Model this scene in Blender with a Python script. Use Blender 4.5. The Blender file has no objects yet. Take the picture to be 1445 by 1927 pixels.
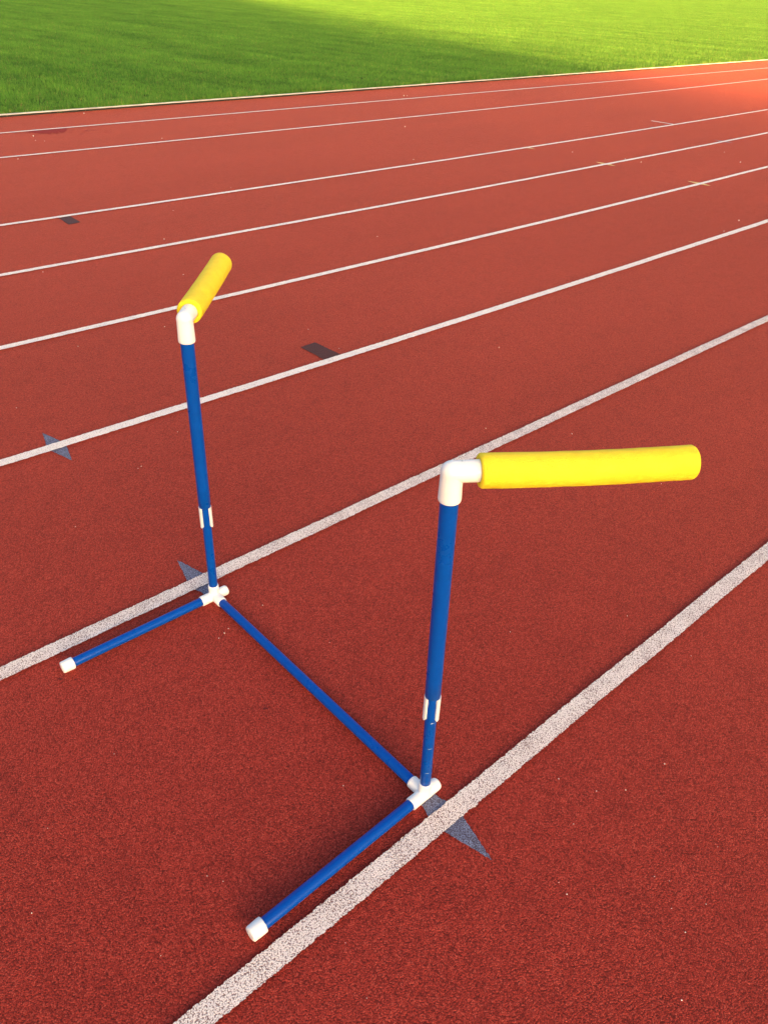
import bpy, bmesh, math, random
import numpy as np
from mathutils import Vector, Matrix, noise

random.seed(7)
rng = np.random.default_rng(7)
scene = bpy.context.scene
C = scene.collection

# ---------------------------------------------------------------- camera
CAM_LOC = (0.0, -0.7623, 1.80)
PITCH, ROLL, YAW = 0.60411, 0.040877, 0.81752
FOCAL = 36.0 * 1477.83 / 1445.0
_fw = Vector((math.cos(YAW) * math.cos(PITCH), math.sin(YAW) * math.cos(PITCH), -math.sin(PITCH)))
_r = Vector((math.sin(YAW), -math.cos(YAW), 0.0))
_u = _r.cross(_fw)
_r2 = _r * math.cos(ROLL) + _u * math.sin(ROLL)
_u2 = _u * math.cos(ROLL) - _r * math.sin(ROLL)
cam_data = bpy.data.cameras.new("camera")
cam_data.sensor_fit = 'HORIZONTAL'
cam_data.sensor_width = 36.0
cam_data.lens = FOCAL
cam_data.clip_start = 0.05
cam_data.clip_end = 3000.0
cam = bpy.data.objects.new("camera", cam_data)
C.objects.link(cam)
m = Matrix((_r2, _u2, -_fw)).transposed().to_4x4()
m.translation = Vector(CAM_LOC)
cam.matrix_world = m
scene.camera = cam

# ---------------------------------------------------------------- light
SUN_EL = math.radians(6.5)
SUN_DX, SUN_DY = -0.345, -0.9386          # horizontal direction towards the sun
scene.world = bpy.data.worlds.new("World")
scene.world.use_nodes = True
wn = scene.world.node_tree.nodes
wl = scene.world.node_tree.links
wn.clear()
sky = wn.new('ShaderNodeTexSky')
sky.sky_type = 'NISHITA'
sky.sun_disc = False
sky.sun_elevation = SUN_EL
sky.sun_rotation = math.atan2(SUN_DX, SUN_DY) % (2 * math.pi)
sky.altitude = 100.0
sky.air_density = 0.75
sky.dust_density = 7.0
sky.ozone_density = 0.3
bg = wn.new('ShaderNodeBackground')
bg.inputs['Strength'].default_value = 0.10
wout = wn.new('ShaderNodeOutputWorld')
tint = wn.new('ShaderNodeMix')             # the phone's daylight white balance
tint.data_type = 'RGBA'
tint.blend_type = 'MULTIPLY'
tint.inputs[0].default_value = 1.0
tint.inputs[7].default_value = (1.0, 0.97, 0.97, 1.0)
wl.new(sky.outputs[0], tint.inputs[6])
wl.new(tint.outputs[2], bg.inputs['Color'])
wl.new(bg.outputs[0], wout.inputs['Surface'])

sun_data = bpy.data.lights.new("sun", 'SUN')
sun_data.energy = 3.6
sun_data.angle = math.radians(0.8)
sun_data.color = (1.0, 0.54, 0.19)
sun = bpy.data.objects.new("sun", sun_data)
C.objects.link(sun)
sdir = Vector((SUN_DX * math.cos(SUN_EL), SUN_DY * math.cos(SUN_EL), math.sin(SUN_EL)))
sun.rotation_euler = sdir.to_track_quat('Z', 'Y').to_euler()
sun.location = (-6, -20, 12)

vs = scene.view_settings
vs.view_transform = 'Standard'
vs.look = 'None'
vs.gamma = 1.0
vs.use_curve_mapping = False
vs.exposure = 2.86
scene.cycles.max_bounces = 6
scene.cycles.diffuse_bounces = 3


# ---------------------------------------------------------------- helpers
def link(o, parent=None):
    C.objects.link(o)
    if parent is not None:
        o.parent = parent
    return o


def mesh_obj(name, verts, faces, mat, parent=None, smooth=False):
    me = bpy.data.meshes.new(name)
    me.from_pydata([tuple(v) for v in verts], [], faces)
    me.update()
    if smooth:
        me.shade_smooth()
    if mat:
        me.materials.append(mat)
    return link(bpy.data.objects.new(name, me), parent)


def bm_obj(name, bm, mat, parent=None, smooth=False):
    bmesh.ops.recalc_face_normals(bm, faces=bm.faces)
    me = bpy.data.meshes.new(name)
    bm.to_mesh(me)
    bm.free()
    if smooth:
        me.shade_smooth()
    if mat:
        me.materials.append(mat)
    return link(bpy.data.objects.new(name, me), parent)


def frame_for(t):
    t = t.normalized()
    a = Vector((0, 0, 1)) if abs(t.z) < 0.9 else Vector((1, 0, 0))
    s = t.cross(a).normalized()
    return s, s.cross(t).normalized()


def lathe(bm, p0, p1, profile, seg=40, cap0=True, cap1=True):
    """profile: list of (distance along p0->p1 in metres, radius)."""
    p0, p1 = Vector(p0), Vector(p1)
    t = (p1 - p0).normalized()
    s, u = frame_for(t)
    rings = []
    for d, r in profile:
        c = p0 + t * d
        rings.append([bm.verts.new(c + (s * math.cos(2 * math.pi * i / seg) + u * math.sin(2 * math.pi * i / seg)) * r)
                      for i in range(seg)])
    for a, b in zip(rings[:-1], rings[1:]):
        for i in range(seg):
            bm.faces.new((a[i], a[(i + 1) % seg], b[(i + 1) % seg], b[i]))
    if cap0:
        bm.faces.new(rings[0][::-1])
    if cap1:
        bm.faces.new(rings[-1])
    return rings


def rod(bm, p0, p1, r, bevel=0.0015, seg=40):
    L = (Vector(p1) - Vector(p0)).length
    b = bevel
    prof = [(0, r - b), (b * 0.3, r - b * 0.3), (b, r)]
    n = max(2, int(L / 0.12))
    for k in range(1, n):
        prof.append((b + (L - 2 * b) * k / n, r))
    prof += [(L - b, r), (L - b * 0.3, r - b * 0.3), (L, r - b)]
    lathe(bm, p0, p1, prof, seg)


class NT:
    def __init__(self, name):
        self.mat = bpy.data.materials.new(name)
        self.mat.use_nodes = True
        self.t = self.mat.node_tree
        self.t.nodes.clear()
        self.out = self.n('ShaderNodeOutputMaterial')
        self.b = self.n('ShaderNodeBsdfPrincipled')
        self.l(self.b.outputs[0], self.out.inputs['Surface'])

    def n(self, typ, **kw):
        nd = self.t.nodes.new(typ)
        for k, v in kw.items():
            setattr(nd, k, v)
        return nd

    def l(self, a, b):
        self.t.links.new(a, b)

    def val(self, node, **kw):
        for k, v in kw.items():
            node.inputs[k].default_value = v
        return node

    def pos(self):
        return self.n('ShaderNodeNewGeometry').outputs['Position']

    def math(self, op, a, b=None, clamp=False):
        nd = self.n('ShaderNodeMath', operation=op)
        nd.use_clamp = clamp
        for i, v in enumerate((a, b)):
            if v is None:
                continue
            if isinstance(v, (int, float)):
                nd.inputs[i].default_value = v
            else:
                self.l(v, nd.inputs[i])
        return nd.outputs[0]

    def mix(self, fac, a, b, blend='MIX'):
        nd = self.n('ShaderNodeMix', data_type='RGBA', blend_type=blend)
        for sock, v in ((nd.inputs[0], fac), (nd.inputs[6], a), (nd.inputs[7], b)):
            if isinstance(v, (int, float)):
                sock.default_value = v
            elif isinstance(v, tuple):
                sock.default_value = (*v, 1.0) if len(v) == 3 else v
            else:
                self.l(v, sock)
        return nd.outputs[2]

    def ramp(self, fac, stops):
        nd = self.n('ShaderNodeValToRGB')
        e = nd.color_ramp.elements
        while len(e) < len(stops):
            e.new(0.5)
        for el, (p, c) in zip(e, stops):
            el.position = p
            el.color = (*c, 1.0) if len(c) == 3 else c
        self.l(fac, nd.inputs[0])
        return nd.outputs[0]

    def maprange(self, v, a, b, c=0.0, d=1.0, smooth=False):
        nd = self.n('ShaderNodeMapRange')
        if smooth:
            nd.interpolation_type = 'SMOOTHSTEP'
        self.l(v, nd.inputs[0])
        for i, x in enumerate((a, b, c, d)):
            nd.inputs[1 + i].default_value = x
        return nd.outputs[0]

    def noise(self, vec, scale, detail=2.0, rough=0.5):
        nd = self.n('ShaderNodeTexNoise')
        self.l(vec, nd.inputs['Vector'])
        self.val(nd, Scale=scale, Detail=detail, Roughness=rough)
        return nd.outputs['Fac']

    def voronoi(self, vec, scale, feature='F1', rnd=1.0):
        nd = self.n('ShaderNodeTexVoronoi', feature=feature)
        self.l(vec, nd.inputs['Vector'])
        self.val(nd, Scale=scale, Randomness=rnd)
        return nd

    def bump(self, height, strength, dist, prev=None):
        nd = self.n('ShaderNodeBump')
        self.val(nd, Strength=strength, Distance=dist)
        self.l(height, nd.inputs['Height'])
        if prev is not None:
            self.l(prev, nd.inputs['Normal'])
        return nd.outputs[0]

    def scalevec(self, vec, s):
        nd = self.n('ShaderNodeVectorMath', operation='MULTIPLY')
        self.l(vec, nd.inputs[0])
        nd.inputs[1].default_value = s
        return nd.outputs[0]

    def set(self, **kw):
        for k, v in kw.items():
            k = k.replace('_', ' ')
            s = self.b.inputs[k]
            if isinstance(v, tuple) and len(v) == 3:
                v = (*v, 1.0)
            if isinstance(v, (int, float, tuple)):
                s.default_value = v
            else:
                self.l(v, s)
        return self


# ---------------------------------------------------------------- materials
GRAIN = 305.0     # granules per metre


def granules(t):
    """shared relief of the poured rubber surface: (granule value, gap mask, bump normal)"""
    p = t.pos()
    wob = t.n('ShaderNodeVectorMath', operation='ADD')
    nz = t.n('ShaderNodeTexNoise')
    t.l(p, nz.inputs['Vector'])
    t.val(nz, Scale=260.0, Detail=1.0)
    sc = t.scalevec(nz.outputs['Color'], (0.003, 0.003, 0.003))
    t.l(p, wob.inputs[0])
    t.l(sc, wob.inputs[1])
    v = t.voronoi(wob.outputs[0], GRAIN)
    return p, v.outputs['Color'], v.outputs['Distance'], wob.outputs[0]


def red_track():
    t = NT("red_rubber_track")
    p, ccol, dist, wv = granules(t)
    sep = t.n('ShaderNodeSeparateColor')
    t.l(ccol, sep.inputs[0])
    base = t.ramp(sep.outputs[0], [(0.0, (0.12, 0.012, 0.010)), (0.3, (0.28, 0.026, 0.019)),
                                  (0.8, (0.42, 0.043, 0.030)), (1.0, (0.50, 0.075, 0.052))])
    gap = t.maprange(dist, 0.45, 0.8)
    base = t.mix(t.math('MULTIPLY', gap, 0.8), base, (0.14, 0.013, 0.011))
    # clumps of granules, slow tonal drift of the pour, lane-long scuffing
    clump = t.noise(p, 60.0, 3.0, 0.6)
    base = t.mix(1.0, base, t.ramp(clump, [(0.25, (0.91, 0.90, 0.90)), (0.75, (1.08, 1.09, 1.09))]), 'MULTIPLY')
    drift = t.noise(t.scalevec(p, (0.25, 0.9, 1.0)), 1.3, 4.0, 0.6)
    base = t.mix(1.0, base, t.ramp(drift, [(0.3, (0.92, 0.90, 0.90)), (0.7, (1.07, 1.10, 1.10))]), 'MULTIPLY')
    spots = t.noise(p, 9.0, 2.0, 0.5)
    base = t.mix(1.0, base, t.ramp(spots, [(0.28, (0.90, 0.88, 0.9)), (0.5, (1.0, 1.0, 1.0))]), 'MULTIPLY')
    h = t.math('SUBTRACT', 1.0, dist)
    nrm = t.bump(h, 0.9, 0.003)
    nrm = t.bump(clump, 0.3, 0.006, nrm)
    t.set(Base_Color=base, Roughness=0.8, Normal=nrm)
    t.b.inputs['Specular IOR Level'].default_value = 0.12
    t.b.inputs['Sheen Weight'].default_value = 0.27
    t.b.inputs['Sheen Roughness'].default_value = 0.45
    t.b.inputs['Sheen Tint'].default_value = (1.0, 0.30, 0.18, 1.0)
    return t.mat


def paint(name, col, worn, lo=0.5, hi=0.78, amount=0.85, tint=None):
    t = NT(name)
    p, ccol, dist, wv = granules(t)
    n1 = t.noise(p, 380.0, 2.0, 0.6)
    n2 = t.noise(p, 14.0, 3.0, 0.6)
    d2 = t.math('ADD', dist, t.math('MULTIPLY', t.math('SUBTRACT', n1, 0.5), 0.9))
    d3 = t.math('ADD', d2, t.math('MULTIPLY', t.math('SUBTRACT', n2, 0.5), 0.45))
    pores = t.maprange(d3, lo, hi, 0.0, amount)
    sep = t.n('ShaderNodeSeparateColor')
    t.l(ccol, sep.inputs[0])
    c2 = tint or tuple(c * 0.86 for c in col)
    base = t.mix(sep.outputs[1], col, c2)
    base = t.mix(pores, base, worn)
    h = t.math('SUBTRACT', 1.0, dist)
    nrm = t.bump(h, 0.8, 0.0025)
    t.set(Base_Color=base, Roughness=0.65, Normal=nrm)
    t.b.inputs['Specular IOR Level'].default_value = 0.2
    return t.mat


def plastic(name, col, rough, var=0.06, bump=0.0, spec=0.5, scale=40.0):
    t = NT(name)
    p = t.pos()
    n = t.noise(p, scale, 3.0, 0.6)
    lo = tuple(c * (1 - var) for c in col)
    hi = tuple(min(1.0, c * (1 + var)) for c in col)
    base = t.ramp(n, [(0.3, lo), (0.7, hi)])
    fine = t.noise(t.scalevec(p, (1, 1, 1)), 18.0, 4.0, 0.6)
    rgh = t.maprange(fine, 0.3, 0.7, rough * 0.85, min(1.0, rough * 1.2))
    t.set(Base_Color=base, Roughness=rgh)
    t.b.inputs['Specular IOR Level'].default_value = spec
    if bump:
        b = t.noise(p, 900.0, 2.0, 0.5)
        t.set(Normal=t.bump(b, bump, 0.001))
    return t.mat


def foam():
    t = NT("yellow_foam")
    p = t.pos()
    n = t.noise(p, 30.0, 3.0, 0.6)
    base = t.ramp(n, [(0.3, (0.82, 0.59, 0.009)), (0.7, (0.87, 0.67, 0.019))])
    cells = t.voronoi(p, 380.0)
    streak = t.noise(p, 140.0, 3.0, 0.7)
    nrm = t.bump(cells.outputs['Distance'], 0.6, 0.0018)
    nrm = t.bump(streak, 0.35, 0.002, nrm)
    t.set(Base_Color=base, Roughness=0.75, Normal=nrm)
    t.b.inputs['Subsurface Weight'].default_value = 0.4
    t.b.inputs['Subsurface Radius'].default_value = (0.02, 0.016, 0.003)
    t.b.inputs['Subsurface Scale'].default_value = 1.0
    return t.mat


def grass_blade():
    t = NT("grass_blade")
    p = t.pos()
    info = t.n('ShaderNodeObjectInfo')
    at = t.n('ShaderNodeAttribute', attribute_name='tone')
    base = t.ramp(at.outputs['Fac'], [(0.0, (0.040, 0.150, 0.018)), (0.5, (0.090, 0.275, 0.033)),
                                      (0.9, (0.16, 0.36, 0.05)), (1.0, (0.34, 0.31, 0.12))])
    mow = t.noise(t.scalevec(p, (0.9, 0.10, 0.0)), 1.6, 3.0, 0.55)
    base = t.mix(1.0, base, t.ramp(mow, [(0.3, (0.74, 0.80, 0.76)), (0.7, (1.34, 1.22, 1.12))]), 'MULTIPLY')
    patch = t.noise(t.scalevec(p, (0.5, 1.0, 0.0)), 2.6, 3.0, 0.6)
    base = t.mix(1.0, base, t.ramp(patch, [(0.3, (0.84, 0.88, 0.9)), (0.7, (1.16, 1.1, 1.05))]), 'MULTIPLY')
    tuftn = t.noise(t.scalevec(p, (1.0, 1.0, 0.0)), 9.0, 3.0, 0.65)
    base = t.mix(1.0, base, t.ramp(tuftn, [(0.3, (0.66, 0.74, 0.7)), (0.7, (1.30, 1.2, 1.15))]), 'MULTIPLY')
    inst = t.maprange(info.outputs['Random'], 0, 1, 0.9, 1.1)
    cmb = t.n('ShaderNodeCombineColor')
    for i in range(3):
        t.l(inst, cmb.inputs[i])
    base = t.mix(1.0, base, cmb.outputs[0], 'MULTIPLY')
    t.set(Base_Color=base, Roughness=0.5)
    t.b.inputs['Specular IOR Level'].default_value = 0.35
    tr = t.n('ShaderNodeBsdfTranslucent')
    t.l(base, tr.inputs['Color'])
    mx = t.n('ShaderNodeMixShader')
    mx.inputs[0].default_value = 0.35
    t.l(t.b.outputs[0], mx.inputs[1])
    t.l(tr.outputs[0], mx.inputs[2])
    t.l(mx.outputs[0], t.out.inputs['Surface'])
    return t.mat


def turf_soil():
    t = NT("turf_soil")
    p = t.pos()
    n = t.noise(p, 35.0, 4.0, 0.6)
    base = t.ramp(n, [(0.3, (0.022, 0.045, 0.010)), (0.7, (0.05, 0.10, 0.016))])
    t.set(Base_Color=base, Roughness=0.9, Normal=t.bump(n, 0.8, 0.03))
    t.b.inputs['Specular IOR Level'].default_value = 0.05
    return t.mat


def simple(name, col, rough=0.7, scale=6.0, var=0.12):
    return plastic(name, col, rough, var, 0.0, 0.3, scale)


M_track = red_track()
M_white = paint("white_line_paint", (0.88, 0.80, 0.76), (0.16, 0.06, 0.055), 0.50, 0.72, 0.88, (0.88, 0.76, 0.73))
M_white_far = paint("far_line_paint", (0.89, 0.83, 0.79), (0.2, 0.08, 0.07), 0.66, 0.86, 0.8, (0.88, 0.80, 0.77))  # paler, with fewer dark pores, for the lines farther from the camera
M_blue = paint("blue_mark_paint", (0.25, 0.30, 0.46), (0.06, 0.04, 0.06), 0.36, 0.68, 0.9, (0.14, 0.15, 0.25))
M_black = paint("dark_mark_paint", (0.075, 0.024, 0.022), (0.16, 0.028, 0.024), 0.6, 0.9, 0.7)
M_yellow = paint("yellow_mark_paint", (0.78, 0.54, 0.24), (0.35, 0.06, 0.04), 0.8, 1.0, 0.5)
M_greyblue = paint("grey_mark_paint", (0.26, 0.17, 0.19), (0.25, 0.06, 0.05), 0.6, 0.9, 0.7)
M_pipe = plastic("blue_pipe", (0.0005, 0.062, 0.37), 0.3, 0.05, 0.0, 0.15)
M_pvc = plastic("white_pvc", (0.79, 0.81, 0.84), 0.34, 0.02)
M_clip = plastic("white_clip", (0.80, 0.82, 0.84), 0.42, 0.02)
M_scuff = plastic("scuffed_pipe", (0.45, 0.5, 0.6), 0.6, 0.05)
M_print = plastic("mould_mark", (0.45, 0.52, 0.56), 0.6, 0.05)
M_foam = foam()
M_grass = grass_blade()
M_soil = turf_soil()
M_kerb = simple("kerb_paint", (0.56, 0.55, 0.51), 0.6, 9.0, 0.2)
M_void = simple("kerb_gap_shade", (0.03, 0.028, 0.026), 0.8)  # near-black colour put in for the shade under the kerb rail
M_crumb = simple("pale_crumb", (0.78, 0.74, 0.68), 0.7, 90.0)
M_conc = simple("stand_concrete", (0.35, 0.34, 0.32), 0.85, 2.0)
M_steel = simple("stand_steel", (0.28, 0.30, 0.32), 0.5, 3.0)
M_bark = simple("bark", (0.09, 0.065, 0.045), 0.9, 8.0)
M_leaf = simple("leaf", (0.05, 0.10, 0.03), 0.6, 2.0, 0.3)


def wet_mat():
    t = NT("wet_rubber")
    p, ccol, dist, wv = granules(t)
    n = t.noise(p, 20.0, 3.0, 0.6)
    base = t.ramp(n, [(0.3, (0.27, 0.022, 0.014)), (0.7, (0.33, 0.030, 0.019))])
    t.set(Base_Color=base, Roughness=0.75, Normal=t.bump(t.math('SUBTRACT', 1.0, dist), 0.5, 0.002))
    t.b.inputs['Specular IOR Level'].default_value = 0.1
    return t.mat


M_wet = wet_mat()

M_stain = paint("old_stain", (0.13, 0.010, 0.010), (0.22, 0.02, 0.016), 0.5, 0.9, 0.8)

# ---------------------------------------------------------------- track and ground
KERB_Y = 11.315


def sheet(name, x0, y0, x1, y1, z, mat, parent=None):
    return mesh_obj(name, [(x0, y0, z), (x1, y0, z), (x1, y1, z), (x0, y1, z)], [(0, 1, 2, 3)], mat, parent)


ground = sheet("ground", -700, -700, 900, 900, -0.06, M_soil)
ground['kind'] = 'structure'
track = sheet("running_track", -120, -6.5, 260, KERB_Y + 0.06, 0.0, M_track)
track['kind'] = 'structure'


def lane_line(y_at):
    """y_at: three (x, y) points measured along the line; fine ragged edges near the camera."""
    (xa, ya), (xb, yb), (xc, yc) = y_at
    width = 0.056 if yb < 3 else 0.052

    def yy(x):
        if x < xa:
            s = (yb - ya) / (xb - xa)
            return ya + s * (x - xa) * 0.2
        if x > xc:
            return yc
        return (ya * (x - xb) * (x - xc) / ((xa - xb) * (xa - xc)) + yb * (x - xa) * (x - xc) / ((xb - xa) * (xb - xc))
                + yc * (x - xa) * (x - xb) / ((xc - xa) * (xc - xb)))
    xs = []
    x = -60.0
    while x < 200.0:
        xs.append(x)
        if -0.6 < x < 7.0:
            x += 0.0035 if yb < 1.5 else 0.006
        elif -3 < x < 30:
            x += 0.06
        else:
            x += 2.0
    verts, faces = [], []
    for i, x in enumerate(xs):
        amp = 0.0017
        slow = 0.003 * noise.noise(Vector((x * 2.3, yb, 3.1)))
        a = amp * random.uniform(-1, 1) + 0.0022 * noise.noise(Vector((x * 40, yb * 3, 0)))
        b = amp * random.uniform(-1, 1) + 0.0022 * noise.noise(Vector((x * 40, yb * 3, 9)))
        y = yy(x)
        verts += [(x, y - width / 2 + a + slow, 0.007), (x, y + width / 2 + b + slow, 0.007)]
        if i:
            k = 2 * i
            faces.append((k - 2, k, k + 1, k - 1))
    return mesh_obj("lane_line", verts, faces, M_white if yb < 2 else M_white_far, track)


lane_line([(0.248, 0.0), (1.06, 0.002), (2.756, 0.002)])
lane_line([(0.295, 1.223), (1.858, 1.223), (5.233, 1.213)])
lane_line([(0.742, 2.445), (2.932, 2.423), (7.727, 2.433)])
lane_line([(1.189, 3.666), (4.014, 3.632), (10.269, 3.676)])
lane_line([(1.637, 4.892), (5.111, 4.858), (12.821, 4.924)])
lane_line([(2.083, 6.110), (6.194, 6.067), (15.377, 6.174)])
lane_line([(3.036, 8.717), (8.499, 8.643), (20.664, 8.759)])
lane_line([(3.562, 10.156), (9.847, 10.149), (23.553, 10.172)])


def flat_mark(name, pts, mat, z=0.0035, step=0.006, amp=0.0015):
    """flat painted polygon with a slightly ragged outline"""
    out = []
    n = len(pts)
    for i in range(n):
        a, b = Vector(pts[i]), Vector(pts[(i + 1) % n])
        L = (b - a).length
        k = max(1, int(L / step))
        nrm = Vector((-(b - a).y, (b - a).x)) / max(L, 1e-6)
        for j in range(k):
            q = a + (b - a) * (j / k)
            if j:
                q = q + nrm * random.uniform(-amp, amp)
            out.append((q.x, q.y, z))
    bm = bmesh.new()
    f = bm.faces.new([bm.verts.new(v) for v in out])
    bmesh.ops.triangulate(bm, faces=[f])
    return bm_obj(name, bm, mat, track)


def diamond(x, y, hx, hy):
    return [(x - hx, y), (x, y - hy), (x + hx, y), (x, y + hy)]


for (x, y) in ((0.980, 0.002), (0.988, 1.223), (0.990, 2.442)):
    o = flat_mark("hurdle_mark", diamond(x, y, 0.041, 0.160), M_blue)
flat_mark("block_mark", [(2.518, 2.440), (2.637, 2.440), (2.629, 2.686), (2.520, 2.680)], M_black)
flat_mark("block_mark", [(2.535, 5.838), (2.645, 5.858), (2.651, 6.10), (2.553, 6.10)], M_black)
for (x, y) in ((8.64, 6.115), (8.65, 4.885), (8.655, 3.672)):
    flat_mark("relay_mark", diamond(x, y, 0.05, 0.145) if y < 6 else [(x - .05, y), (x + .01, y - .175), (x + .05, y)], M_yellow)
for (x, y) in ((11.48, 4.912), (11.63, 6.165)):
    flat_mark("zone_mark", diamond(x, y, 0.05, 0.150) if y < 6 else [(x - .05, y), (x, y - .15), (x + .05, y)], M_greyblue)
flat_mark("start_tick", [(12.195, 6.15), (12.25, 6.15), (12.245, 6.53), (12.188, 6.53)], M_white)


# damp patch lying against the second line
def wet_patch():
    pts = []
    top = [(x, 10.122) for x in np.linspace(3.88, 4.38, 40)]
    bot = []
    for x in np.linspace(4.38, 3.88, 90):
        s = (x - 3.88) / 0.5
        depth = 0.05 + 0.34 * math.sin(math.pi * min(1, s * 1.02)) ** 0.8
        depth *= 0.75 + 0.6 * noise.noise(Vector((x * 14, 2.0, 0))) + 0.35 * noise.noise(Vector((x * 45, 5.0, 0)))
        bot.append((x, 10.118 - max(0.01, depth)))
    bm = bmesh.new()
    f = bm.faces.new([bm.verts.new((x, y, 0.0035)) for x, y in top + bot])
    bmesh.ops.triangulate(bm, faces=[f])
    for _ in range(14):
        x, y = random.uniform(4.25, 4.75), random.uniform(9.5, 9.95)
        rr = random.uniform(0.006, 0.018)
        bm.faces.new([bm.verts.new((x + rr * 1.6 * math.cos(a), y + rr * math.sin(a), 0.0035))
                      for a in np.linspace(0, 2 * math.pi, 9)[:-1]])
    return bm_obj("wet_patch", bm, M_wet, track)


wet_patch()


def stain(x, y, rx, ry, turn):
    pts = []
    for a in np.linspace(0, 2 * math.pi, 40)[:-1]:
        k = 1 + 0.45 * noise.noise(Vector((math.cos(a) * 1.5 + x * 9, math.sin(a) * 1.5, 1))) + random.uniform(-.1, .1)
        u, v = rx * k * math.cos(a), ry * k * math.sin(a)
        pts.append((x + u * math.cos(turn) - v * math.sin(turn), y + u * math.sin(turn) + v * math.cos(turn), 0.0035))
    bm = bmesh.new()
    f = bm.faces.new([bm.verts.new(q) for q in pts])
    bmesh.ops.triangulate(bm, faces=[f])
    return bm_obj("dark_stain", bm, M_stain, track)


stain(0.833, 0.599, 0.0075, 0.004, -0.7)
stain(0.427, 1.092, 0.010, 0.003, -0.8)
stain(0.460, 1.060, 0.004, 0.003, 0.0)

# kerb rail between track and field: pale rounded top over a dark strip that stands in for the shade beneath
prof = [(0.004, 0.025), (-0.002, 0.027), (-0.002, 0.034), (0.003, 0.038), (0.046, 0.038), (0.052, 0.034), (0.052, 0.020)]
kv, kf = [], []
kx = [-60 + 4.0 * i for i in range(66)]
for x in kx:
    for (dy, dz) in prof:
        kv.append((x, KERB_Y + dy, dz))
np_ = len(prof)
for i in range(len(kx) - 1):
    for j in range(np_ - 1):
        a = i * np_ + j
        kf.append((a, a + 1, a + np_ + 1, a + np_))
kerb = mesh_obj("kerb", kv, kf, M_kerb)
kerb['kind'] = 'structure'
bm = bmesh.new()
bmesh.ops.create_cube(bm, size=1.0, matrix=Matrix.Translation((72, KERB_Y + 0.030, 0.012)) @ Matrix.Diagonal((264, 0.03, 0.0235, 1)))
bm_obj("kerb_gap_shade", bm, M_void, kerb)

field = sheet("grass_field", -160, KERB_Y + 0.058, 320, 240, 0.008, M_soil)
field['kind'] = 'structure'


# ---------------------------------------------------------------- grass (instanced tufts)
def blade_mesh(name, count, half, hmin, hmax, width, straw=0.02, edge=False):
    v, f, tone = [], [], []
    for _ in range(count):
        x, y = random.uniform(-half, half), random.uniform(-half if not edge else -0.05, half if not edge else 0.05)
        h = random.uniform(hmin, hmax)
        a = random.uniform(0, 2 * math.pi)
        lean = abs(random.gauss(0, 0.42)) * h
        la = random.uniform(0, 2 * math.pi)
        w = width * random.uniform(0.7, 1.3)
        wx, wy = math.cos(a) * w / 2, math.sin(a) * w / 2
        mx, my = x + math.cos(la) * lean * 0.35, y + math.sin(la) * lean * 0.35
        tx, ty = x + math.cos(la) * lean, y + math.sin(la) * lean
        k = len(v)
        v += [(x - wx, y - wy, 0), (x + wx, y + wy, 0), (mx - wx * 0.8, my - wy * 0.8, h * 0.6),
              (mx + wx * 0.8, my + wy * 0.8, h * 0.6), (tx, ty, h)]
        f += [(k, k + 1, k + 3, k + 2), (k + 2, k + 3, k + 4)]
        t = 1.0 if random.random() < straw else min(0.9, max(0.0, random.gauss(0.52, 0.28)))
        tone += [t] * 5
    me = bpy.data.meshes.new(name)
    me.from_pydata(v, [], f)
    at = me.attributes.new('tone', 'FLOAT', 'POINT')
    at.data.foreach_set('value', tone)
    me.materials.append(M_grass)
    return bpy.data.objects.new(name, me)      # only ever drawn as instances of the grass below


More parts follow.
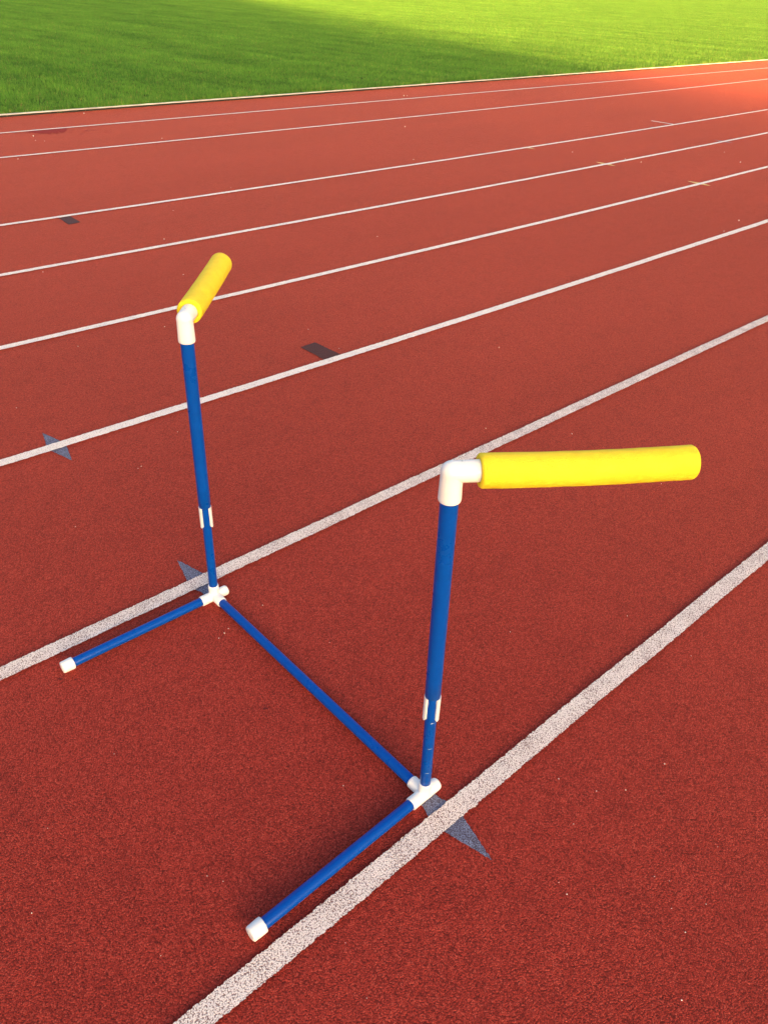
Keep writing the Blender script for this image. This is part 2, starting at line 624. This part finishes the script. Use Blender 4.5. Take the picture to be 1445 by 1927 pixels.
def scatter(name, pts, rots, scales, tufts, label_kind='stuff'):
    """one object of points; geometry nodes put a tuft of blades on each"""
    me = bpy.data.meshes.new(name)
    me.from_pydata([tuple(p) for p in pts], [], [])
    a = me.attributes.new('turn', 'FLOAT', 'POINT')
    a.data.foreach_set('value', np.asarray(rots, dtype=np.float32))
    a = me.attributes.new('size', 'FLOAT_VECTOR', 'POINT')
    a.data.foreach_set('vector', np.asarray(scales, dtype=np.float32).ravel())
    a = me.attributes.new('pick', 'INT', 'POINT')
    a.data.foreach_set('value', rng.integers(0, len(tufts), len(pts)).astype(np.int32))
    o = link(bpy.data.objects.new(name, me))
    ng = bpy.data.node_groups.new(name, 'GeometryNodeTree')
    ng.interface.new_socket('Geometry', in_out='INPUT', socket_type='NodeSocketGeometry')
    ng.interface.new_socket('Geometry', in_out='OUTPUT', socket_type='NodeSocketGeometry')
    N = ng.nodes
    gi, go = N.new('NodeGroupInput'), N.new('NodeGroupOutput')
    mp = N.new('GeometryNodeMeshToPoints')
    ng.links.new(gi.outputs[0], mp.inputs['Mesh'])
    g2i = N.new('GeometryNodeGeometryToInstance')
    for tf in reversed(tufts):
        oi = N.new('GeometryNodeObjectInfo')
        oi.inputs['Object'].default_value = tf
        oi.inputs['As Instance'].default_value = True
        ng.links.new(oi.outputs['Geometry'], g2i.inputs[0])

    def named(n, ty):
        nd = N.new('GeometryNodeInputNamedAttribute')
        nd.data_type = ty
        nd.inputs['Name'].default_value = n
        return [s for s in nd.outputs if s.enabled][0]
    iop = N.new('GeometryNodeInstanceOnPoints')
    ng.links.new(mp.outputs[0], iop.inputs['Points'])
    ng.links.new(g2i.outputs[0], iop.inputs['Instance'])
    iop.inputs['Pick Instance'].default_value = True
    ng.links.new(named('pick', 'INT'), iop.inputs['Instance Index'])
    cx = N.new('ShaderNodeCombineXYZ')
    ng.links.new(named('turn', 'FLOAT'), cx.inputs['Z'])
    e2r = N.new('FunctionNodeEulerToRotation')
    ng.links.new(cx.outputs[0], e2r.inputs[0])
    ng.links.new(e2r.outputs[0], iop.inputs['Rotation'])
    ng.links.new(named('size', 'FLOAT_VECTOR'), iop.inputs['Scale'])
    ng.links.new(iop.outputs[0], go.inputs[0])
    md = o.modifiers.new('tufts', 'NODES')
    md.node_group = ng
    o['kind'] = label_kind
    return o


tufts = [blade_mesh("grass_tuft", 850, 0.28, 0.022, 0.055, 0.0040) for _ in range(4)]
edge_tufts = [blade_mesh("edge_tuft", 190, 0.16, 0.05, 0.125, 0.0048, 0.04, edge=True) for _ in range(4)]
straw_tufts = [blade_mesh("straw_tuft", 26, 0.10, 0.02, 0.07, 0.004, 0.85, edge=True) for _ in range(2)]

cell = 0.5
pts, rots, scl = [], [], []
for i in range(-10, 340):
    for j in range(0, 200):
        x = i * cell
        y = KERB_Y + 0.34 + j * cell
        dx, dy = x - CAM_LOC[0], y - CAM_LOC[1]
        d = math.hypot(dx, dy)
        az = math.atan2(dy, dx)
        if d > 175 or abs(az - YAW) > math.radians(38):
            continue
        pts.append((x + random.uniform(-.05, .05), y + (random.uniform(-.05, .05) if j else random.uniform(-0.0, .05)), 0.008))
        rots.append(random.randrange(4) * math.pi / 2 + random.uniform(-.2, .2))
        hz = 0.9 + 0.55 * (noise.noise(Vector((x * 0.9, y * 0.9, 1.0))) + 0.5)
        s = random.uniform(1.0, 1.12)
        scl.append((s, s, hz * random.uniform(0.9, 1.15)))
grass = scatter("grass", pts, rots, scl, tufts)
grass['label'] = 'short mown green grass covering the infield behind the track'

pts, rots, scl = [], [], []
x = -4.0
while x < 60:
    pts.append((x, KERB_Y + 0.085 + 0.045 * noise.noise(Vector((x * 0.6, 3.0, 5.0))) + random.uniform(-0.01, 0.03), 0.008))
    rots.append(random.choice((0, math.pi)))
    k = 0.75 + 0.5 * (noise.noise(Vector((x * 0.8, 4.0, 2.0))) + 0.5)
    scl.append((1.0, 1.0, k * random.uniform(0.85, 1.15)))
    x += 0.2
edge = scatter("edge_grass", pts, rots, scl, edge_tufts)
edge['label'] = 'longer fringe of green grass growing along the kerb'
pts, rots, scl = [], [], []
x = -4.0
while x < 60:
    if noise.noise(Vector((x * 0.35, 8.0, 2.0))) + 0.35 * noise.noise(Vector((x * 1.7, 1.0, 2.0))) > (-0.02 if x < 14 else -0.35):
        pts.append((x, KERB_Y + 0.058 + random.uniform(0, 0.03), 0.012))
        rots.append(random.uniform(-.2, .2))
        scl.append((1, 1, random.uniform(0.6, 1.3)))
    x += random.uniform(0.1, 0.3)
straw = scatter("dry_grass", pts, rots, scl, straw_tufts)
straw['label'] = 'wisps of dry straw coloured grass hanging over the kerb'

# ---------------------------------------------------------------- loose pale crumbs on the track
CRUMBS = [(1250, 1439, 5), (1051, 1467, 4), (1122, 1490, 4), (1177, 1488, 4), (1079, 1552, 3), (1051, 1662, 3), (1231, 1651, 4),
          (1259, 1659, 3), (1328, 1703, 4), (1263, 1711, 3), (1289, 1756, 4), (1282, 1884, 5), (1350, 1595, 3), (894, 1519, 5),
          (430, 1184, 4), (423, 1193, 4), (412, 1202, 4), (422, 1192, 4), (260, 882, 3), (266, 878, 3), (334, 813, 3), (31, 768, 3),
          (142, 992, 3), (646, 1480, 4), (580, 620, 3), (638, 656, 3), (939, 654, 3), (147, 652, 3), (81, 512, 3), (309, 450, 3),
          (326, 396, 2), (1077, 286, 3), (1176, 299, 3), (1206, 305, 3), (1393, 305, 3), (1363, 286, 2), (880, 357, 2), (710, 445, 3),
          (63, 256, 4), (158, 213, 4), (67, 264, 2), (84, 265, 2), (34, 299, 3), (305, 260, 3), (760, 180, 4), (766, 180, 3),
          (762, 238, 3), (778, 300, 3), (1390, 415, 4), (1362, 435, 3), (310, 615, 3), (345, 517, 3), (1076, 817, 4), (1244, 911, 3),
          (390, 1650, 4), (303, 1800, 3), (650, 1776, 3), (420, 1660, 3), (690, 1880, 3), (1180, 1160, 3),
          (1300, 1235, 3), (620, 1210, 3), (215, 1420, 3), (90, 1560, 3), (60, 1720, 4), (960, 1190, 3)]


def ground_at(x, y):
    d = _fw + _r2 * ((x - 722.5) / 1477.83) - _u2 * ((y - 963.5) / 1477.83)
    t = -CAM_LOC[2] / d.z
    return Vector(CAM_LOC) + d * t


bm = bmesh.new()
for (px, py, s) in CRUMBS:
    g = ground_at(px, py)
    dist = (g - Vector(CAM_LOC)).length
    r = 0.5 * s * 0.52 * dist / 1477.83
    mat = Matrix.Translation((g.x, g.y, r * 0.6 + 0.001)) @ Matrix.Rotation(random.uniform(0, 6), 4, Vector((random.random(), random.random(), 1)).normalized()) \
        @ Matrix.Diagonal((r * random.uniform(.8, 1.5), r, r * random.uniform(.6, .9), 1))
    bmesh.ops.create_icosphere(bm, subdivisions=1, radius=1.0, matrix=mat)
for _ in range(20):
    x, y = random.uniform(0.2, 16), random.uniform(-0.6, 11)
    r = random.uniform(0.0012, 0.0022)
    bmesh.ops.create_icosphere(bm, subdivisions=1, radius=r, matrix=Matrix.Translation((x, y, r * 0.8)))
crumbs = bm_obj("loose_granules", bm, M_crumb)
crumbs['kind'] = 'stuff'
crumbs['label'] = 'scattered tiny pale granules lying loose on the red track'

# ---------------------------------------------------------------- the hurdle
RP, RF, RS, RE = 0.0143, 0.0176, 0.0188, 0.0230
ZB = 0.0185                      # height of the base pipe axis
NEAR = Vector((0.978, 0.081, ZB))
FAR = Vector((0.979, 1.112, ZB))
hurdle = bpy.data.objects.new("training_hurdle", None)
hurdle.location = (0.978, 0.6, 0.0)
link(hurdle)
hurdle['label'] = 'blue pipe training hurdle with white joints and two yellow foam arms on red track'
hurdle['category'] = 'hurdle'
hurdle_inv = Matrix.Translation(-Vector(hurdle.location))


def part(name, bm, mat, parent=hurdle, smooth=True):
    bmesh.ops.transform(bm, matrix=hurdle_inv, verts=bm.verts)
    return bm_obj(name, bm, mat, parent, smooth)


def soften(o, voxel, it):
    r = o.modifiers.new('join', 'REMESH')
    r.mode = 'VOXEL'
    r.voxel_size = voxel
    r.use_smooth_shade = True
    s = o.modifiers.new('fillet', 'SMOOTH')
    s.factor = 0.5
    s.iterations = it


def smooth_by_angle(o):
    me = o.data
    bm = bmesh.new()
    bm.from_mesh(me)
    for e in bm.edges:
        if len(e.link_faces) == 2 and e.calc_face_angle(0) > math.radians(50):
            e.smooth = False
    bm.to_mesh(me)
    bm.free()


bm = bmesh.new()
rod(bm, NEAR + Vector((0, 0.03, 0)), FAR + Vector((0, -0.03, 0)), RP)
smooth_by_angle(part("base_bar", bm, M_pipe))

X, Y, Z = Vector((1, 0, 0)), Vector((0, 1, 0)), Vector((0, 0, 1))


def side(P, bar_dir, foot_vec, T, tip, gap_az, scuffs, bow):
    T, tip = Vector(T), Vector(tip)
    arm_z, arm_dir, arm_len = T.z, (tip - T).normalized(), (tip - T).length
    D = (T - P).normalized()

    def on_post(z):
        return P + D * ((z - P.z) / D.z)

    # moulded corner joint: two sockets along the foot, one for the bar, one for the post
    bm = bmesh.new()
    fd = foot_vec.normalized()
    def sock(a, b, r=RF):
        L = (b - a).length
        lathe(bm, a, b, [(0, r * 0.8), (0.002, r * 0.97), (L - 0.004, r), (L - 0.0012, r * 0.975), (L, r * 0.90)], 48)
    sock(P, P + fd * 0.052)
    lathe(bm, P, P - fd * 0.050, [(0, RF * 0.8), (0.002, RF), (0.040, RF), (0.046, RF * 0.95), (0.0495, RF * 0.8), (0.050, RF * 0.55)], 48)
    sock(P, P + bar_dir * 0.050)
    sock(P, P + Z * 0.047)
    bmesh.ops.create_uvsphere(bm, u_segments=32, v_segments=16, radius=RF * 0.995, matrix=Matrix.Translation(P))
    o = part("corner_joint", bm, M_pvc)
    soften(o, 0.0014, 5)
    # foot pipe with its end cap
    end = P + foot_vec
    bm = bmesh.new()
    rod(bm, P + fd * 0.03, end - fd * 0.006, RP)
    foot = part("foot_pipe", bm, M_pipe)
    smooth_by_angle(foot)
    bm = bmesh.new()
    L = 0.040
    a = end - fd * 0.036
    lathe(bm, a, end, [(0.0, RP + 0.0002), (0.0, 0.0184), (0.0008, 0.0192), (0.006, 0.0194), (0.030, 0.0188), (0.0338, 0.0182),
                       (0.0352, 0.0170), (0.0358, 0.0135), (0.0362, 0.0128), (0.0363, 0.006)], 56)
    smooth_by_angle(part("end_cap", bm, M_pvc, foot))
    # post: thin lower pipe, clip, wider sleeve
    bm = bmesh.new()
    rod(bm, P + D * 0.02, on_post(0.46), RP)
    post = part("post", bm, M_pipe)
    smooth_by_angle(post)
    for (z, az, ln, tilt) in scuffs:
        bm = bmesh.new()
        rows = []
        for k in range(9):
            s = k / 8
            aa = az + (s - 0.5) * ln / RP
            zz = z + (s - 0.5) * tilt + 0.0012 * math.sin(s * 5)
            hw = 0.0008 * math.sin(math.pi * (0.1 + 0.8 * s))
            r = RP + 0.00035
            q = on_post(zz)
            rows.append((bm.verts.new((q.x + r * math.cos(aa), q.y + r * math.sin(aa), zz - hw)),
                         bm.verts.new((q.x + r * math.cos(aa), q.y + r * math.sin(aa), zz + hw))))
        for p, q in zip(rows[:-1], rows[1:]):
            bm.faces.new((p[0], q[0], q[1], p[1]))
        part("scuff", bm, M_scuff, post)
    zs0, zs1 = 0.388, arm_z - 0.03
    bm = bmesh.new()
    Ls = zs1 - zs0
    prof = [(0.006, RP + 0.0006), (0.0008, RP + 0.0006), (0.0, RP + 0.0010), (0.0, RS - 0.0006), (0.0008, RS)] + [(Ls * k / 8, RS) for k in range(1, 9)]
    lathe(bm, on_post(zs0), on_post(zs1), prof, 48)
    smooth_by_angle(part("sleeve", bm, M_pipe))
    # clip: open ring gripping the post under the sleeve
    bm = bmesh.new()
    ro, ri, half = 0.0200, 0.0145, math.radians(42)
    n = 40
    zc0, zc1 = 0.311, 0.3872
    ring = []
    angs = [gap_az + half + (2 * math.pi - 2 * half) * k / n for k in range(n + 1)]
    for k, a in enumerate(angs):
        e = min(k, n - k)
        z0 = zc0 + (0.006 if e == 0 else 0.0028 if e == 1 else 0.0008 if e == 2 else 0)
        d = Vector((math.cos(a), math.sin(a), 0))
        rr = ro - (0.0012 if e == 0 else 0)
        c = on_post(0.35) * 1.0
        c.z = 0.0
        ring.append([bm.verts.new(c + d * rr + Z * z0), bm.verts.new(c + d * rr + Z * zc1),
                     bm.verts.new(c + d * ri + Z * zc1), bm.verts.new(c + d * ri + Z * z0)])
    for p, q in zip(ring[:-1], ring[1:]):
        for j in range(4):
            bm.faces.new((p[j], p[(j + 1) % 4], q[(j + 1) % 4], q[j]))
    bm.faces.new(ring[0][::-1])
    bm.faces.new(ring[-1])
    smooth_by_angle(part("clip", bm, M_clip))
    # elbow at the top
    bm = bmesh.new()
    def esock(a, b, r0, r1):
        L = (b - a).length
        lathe(bm, a, b, [(0, r0 * 0.9), (0.002, r0), (L - 0.005, r1), (L - 0.0015, r1 * 0.975), (L, r1 * 0.9)], 56)
    esock(T, T - D * 0.066, RE * 0.965, RE * 1.03)
    esock(T, T + arm_dir * 0.085, RE * 0.965, RE * 1.0)
    bmesh.ops.create_uvsphere(bm, u_segments=40, v_segments=20, radius=RE * 0.99, matrix=Matrix.Translation(T))
    elbow = part("elbow_joint", bm, M_pvc)
    soften(elbow, 0.0014, 4)
    # faint printed mould mark on top of the elbow
    bm = bmesh.new()
    mc = T + arm_dir * 0.018 + Z * (RE + 0.0006)
    sd = Z.cross(arm_dir)
    for (a, b, r) in ((0, 0, 0.0022), (0.006, 0.003, 0.0009), (0.004, -0.004, 0.0009)):
        bm.faces.new([bm.verts.new(mc + arm_dir * (a + r * math.cos(k)) + sd * (b + r * math.sin(k))) for k in np.linspace(0, 2 * math.pi, 11)[:-1]])
    part("mould_mark", bm, M_print, elbow)
    # foam arm: hollow tube with worn rounded ends and a slight bow
    bm = bmesh.new()
    seg, ro, ri = 64, 0.0352, 0.0224
    s, u = frame_for(arm_dir)
    s0, s1 = 0.053, arm_len
    Lf = s1 - s0
    prof = [(s0 + 0.05, ri), (s0 + 0.004, ri), (s0, ri + 0.002), (s0, ro - 0.0055), (s0 + 0.0012, ro - 0.0022), (s0 + 0.0045, ro)]
    prof += [(s0 + 0.0045 + (Lf - 0.0105) * k / 60, ro) for k in range(1, 60)]
    prof += [(s1 - 0.006, ro), (s1 - 0.0018, ro - 0.0022), (s1, ro - 0.006), (s1, ri + 0.003), (s1 - 0.003, 0.013), (s1 - 0.06, 0.012)]
    rings = []
    for d, r in prof:
        w = (d - s0) / Lf
        c = T + arm_dir * d + Z * bow * (4 * (w - 0.5) ** 2 - 1.0)
        ring = []
        for i in range(seg):
            a = 2 * math.pi * i / seg
            rr = r
            if r > 0.03:
                rr += 0.0006 * noise.noise(Vector((d * 25, math.cos(a) * 2, math.sin(a) * 2 + P.y)))
                rr += 0.00025 * noise.noise(Vector((d * 160, math.cos(a) * 12, math.sin(a) * 12)))
            ring.append(bm.verts.new(c + (s * math.cos(a) + u * math.sin(a)) * rr))
        rings.append(ring)
    for p, q in zip(rings[:-1], rings[1:]):
        for i in range(seg):
            bm.faces.new((p[i], p[(i + 1) % seg], q[(i + 1) % seg], q[i]))
    bm.faces.new(rings[-1])
    part("foam_arm", bm, M_foam)


def unit(x, y, z=0.0):
    return Vector((x, y, z)).normalized()


side(NEAR, Y, Vector((-0.553, -0.010, 0.0)), (0.978, 0.094, 1.008), (1.384, -0.186, 1.009), math.radians(221),
     [(0.306, math.radians(243), 0.012, 0.004), (0.212, math.radians(240), 0.011, 0.004), (0.118, math.radians(232), 0.012, 0.003)], 0.004)
side(FAR, -Y, Vector((-0.534, 0.004, 0.0)), (0.984, 1.108, 1.003), (1.326, 1.467, 1.003), math.radians(242), [], 0.002)

# ---------------------------------------------------------------- grandstand and trees added unseen behind the camera to shade the track
GX1, GY = -25.6, -100.0
stand = bpy.data.objects.new("shade_stand", None)  # added out of view as an opaque sun blocker
stand.location = (-60, GY, 0)
link(stand)
stand['label'] = 'long concrete grandstand with a flat steel roof, added unseen to block the low sun'
stand['category'] = 'shade_stand'


def box(name, x0, x1, y0, y1, z0, z1, mat, parent):
    bm = bmesh.new()
    bmesh.ops.create_cube(bm, size=1.0, matrix=Matrix.Translation(((x0 + x1) / 2 + 60, (y0 + y1) / 2 - GY, (z0 + z1) / 2))
                          @ Matrix.Diagonal((x1 - x0, y1 - y0, z1 - z0, 1)))
    bmesh.ops.bevel(bm, geom=bm.edges[:], offset=0.03, segments=1, affect='EDGES')
    return bm_obj(name, bm, mat, parent)


for k in range(16):
    box("step", -110, GX1 - 4, GY + 14 - k * 0.9, GY + 14.9 - k * 0.9 - 0.01, 0, 0.9 + k * 0.55, M_conc, stand)
box("back_wall", -110, GX1 - 4, GY - 0.6, GY - 0.02, 0, 17.6, M_conc, stand)
box("roof", -111, GX1 - 3.6, GY - 1.5, GY + 9.0, 17.61, 18.1, M_steel, stand)
for k in range(10):
    box("column", -109 + k * 8.6, -108.5 + k * 8.6, GY + 7.5, GY + 8.0, 3.0, 17.6, M_steel, stand)


def tree(x, y, h, r, label, n=5200):
    root = bpy.data.objects.new("broadleaf_tree", None)
    root.location = (x, y, 0)
    link(root)
    root['label'] = label
    root['category'] = 'tree'
    root['group'] = 'unseen trees beside the grandstand'
    bm = bmesh.new()
    lathe(bm, (0, 0, 0), (0, 0, h * 0.8), [(0, 0.42), (0.4, 0.32), (h * 0.3, 0.25), (h * 0.6, 0.12), (h * 0.8, 0.04)], 10)
    for _ in range(14):
        z = random.uniform(0.2, 0.7) * h
        a = random.uniform(0, 6.28)
        q = Vector((math.cos(a), math.sin(a), 0.7)) * r * random.uniform(0.4, 0.8)
        lathe(bm, (0, 0, z), Vector((0, 0, z)) + q, [(0, 0.1), (q.length, 0.02)], 6)
    bm_obj("trunk", bm, M_bark, root, True)
    v, f = [], []
    for _ in range(n):
        z = h * (0.14 + 0.86 * random.random() ** 0.9)
        q = min(1.0, max(0.0, (z / h - 0.52) / 0.28))
        w = r * (0.52 + 0.12 * q * q * (3 - 2 * q) - 0.3 * max(0.0, z / h - 0.88) / 0.12)  # leaf spread shaped to give the cast shade a soft edge
        w *= 1.0 + 0.35 * noise.noise(Vector((z * 0.5, x, 0)))
        p = Vector((random.gauss(0, w), random.gauss(0, w), z))
        e = Matrix.Rotation(random.uniform(0, 6.28), 3, 'Z') @ Matrix.Rotation(random.uniform(-1.3, 1.3), 3, 'X')
        s = random.uniform(0.16, 0.30)
        k = len(v)
        v += [p + e @ Vector(q) * s for q in ((-.5, 0, 0), (0, .7, .1), (.5, 0, 0), (0, -.7, -.1))]
        f.append((k, k + 1, k + 2, k + 3))
    mesh_obj("crown", v, f, M_leaf, root)


tree(GX1 - 2.4, GY - 2.0, 20.5, 4.2, 'tall unseen tree, its loose crown shaped to soften the shade edge, close to the end wall of the grandstand', 24000)
tree(GX1 - 7.0, GY + 17.5, 9.0, 2.8, 'low leafy tree added unseen in front of the end of the grandstand', 5000)
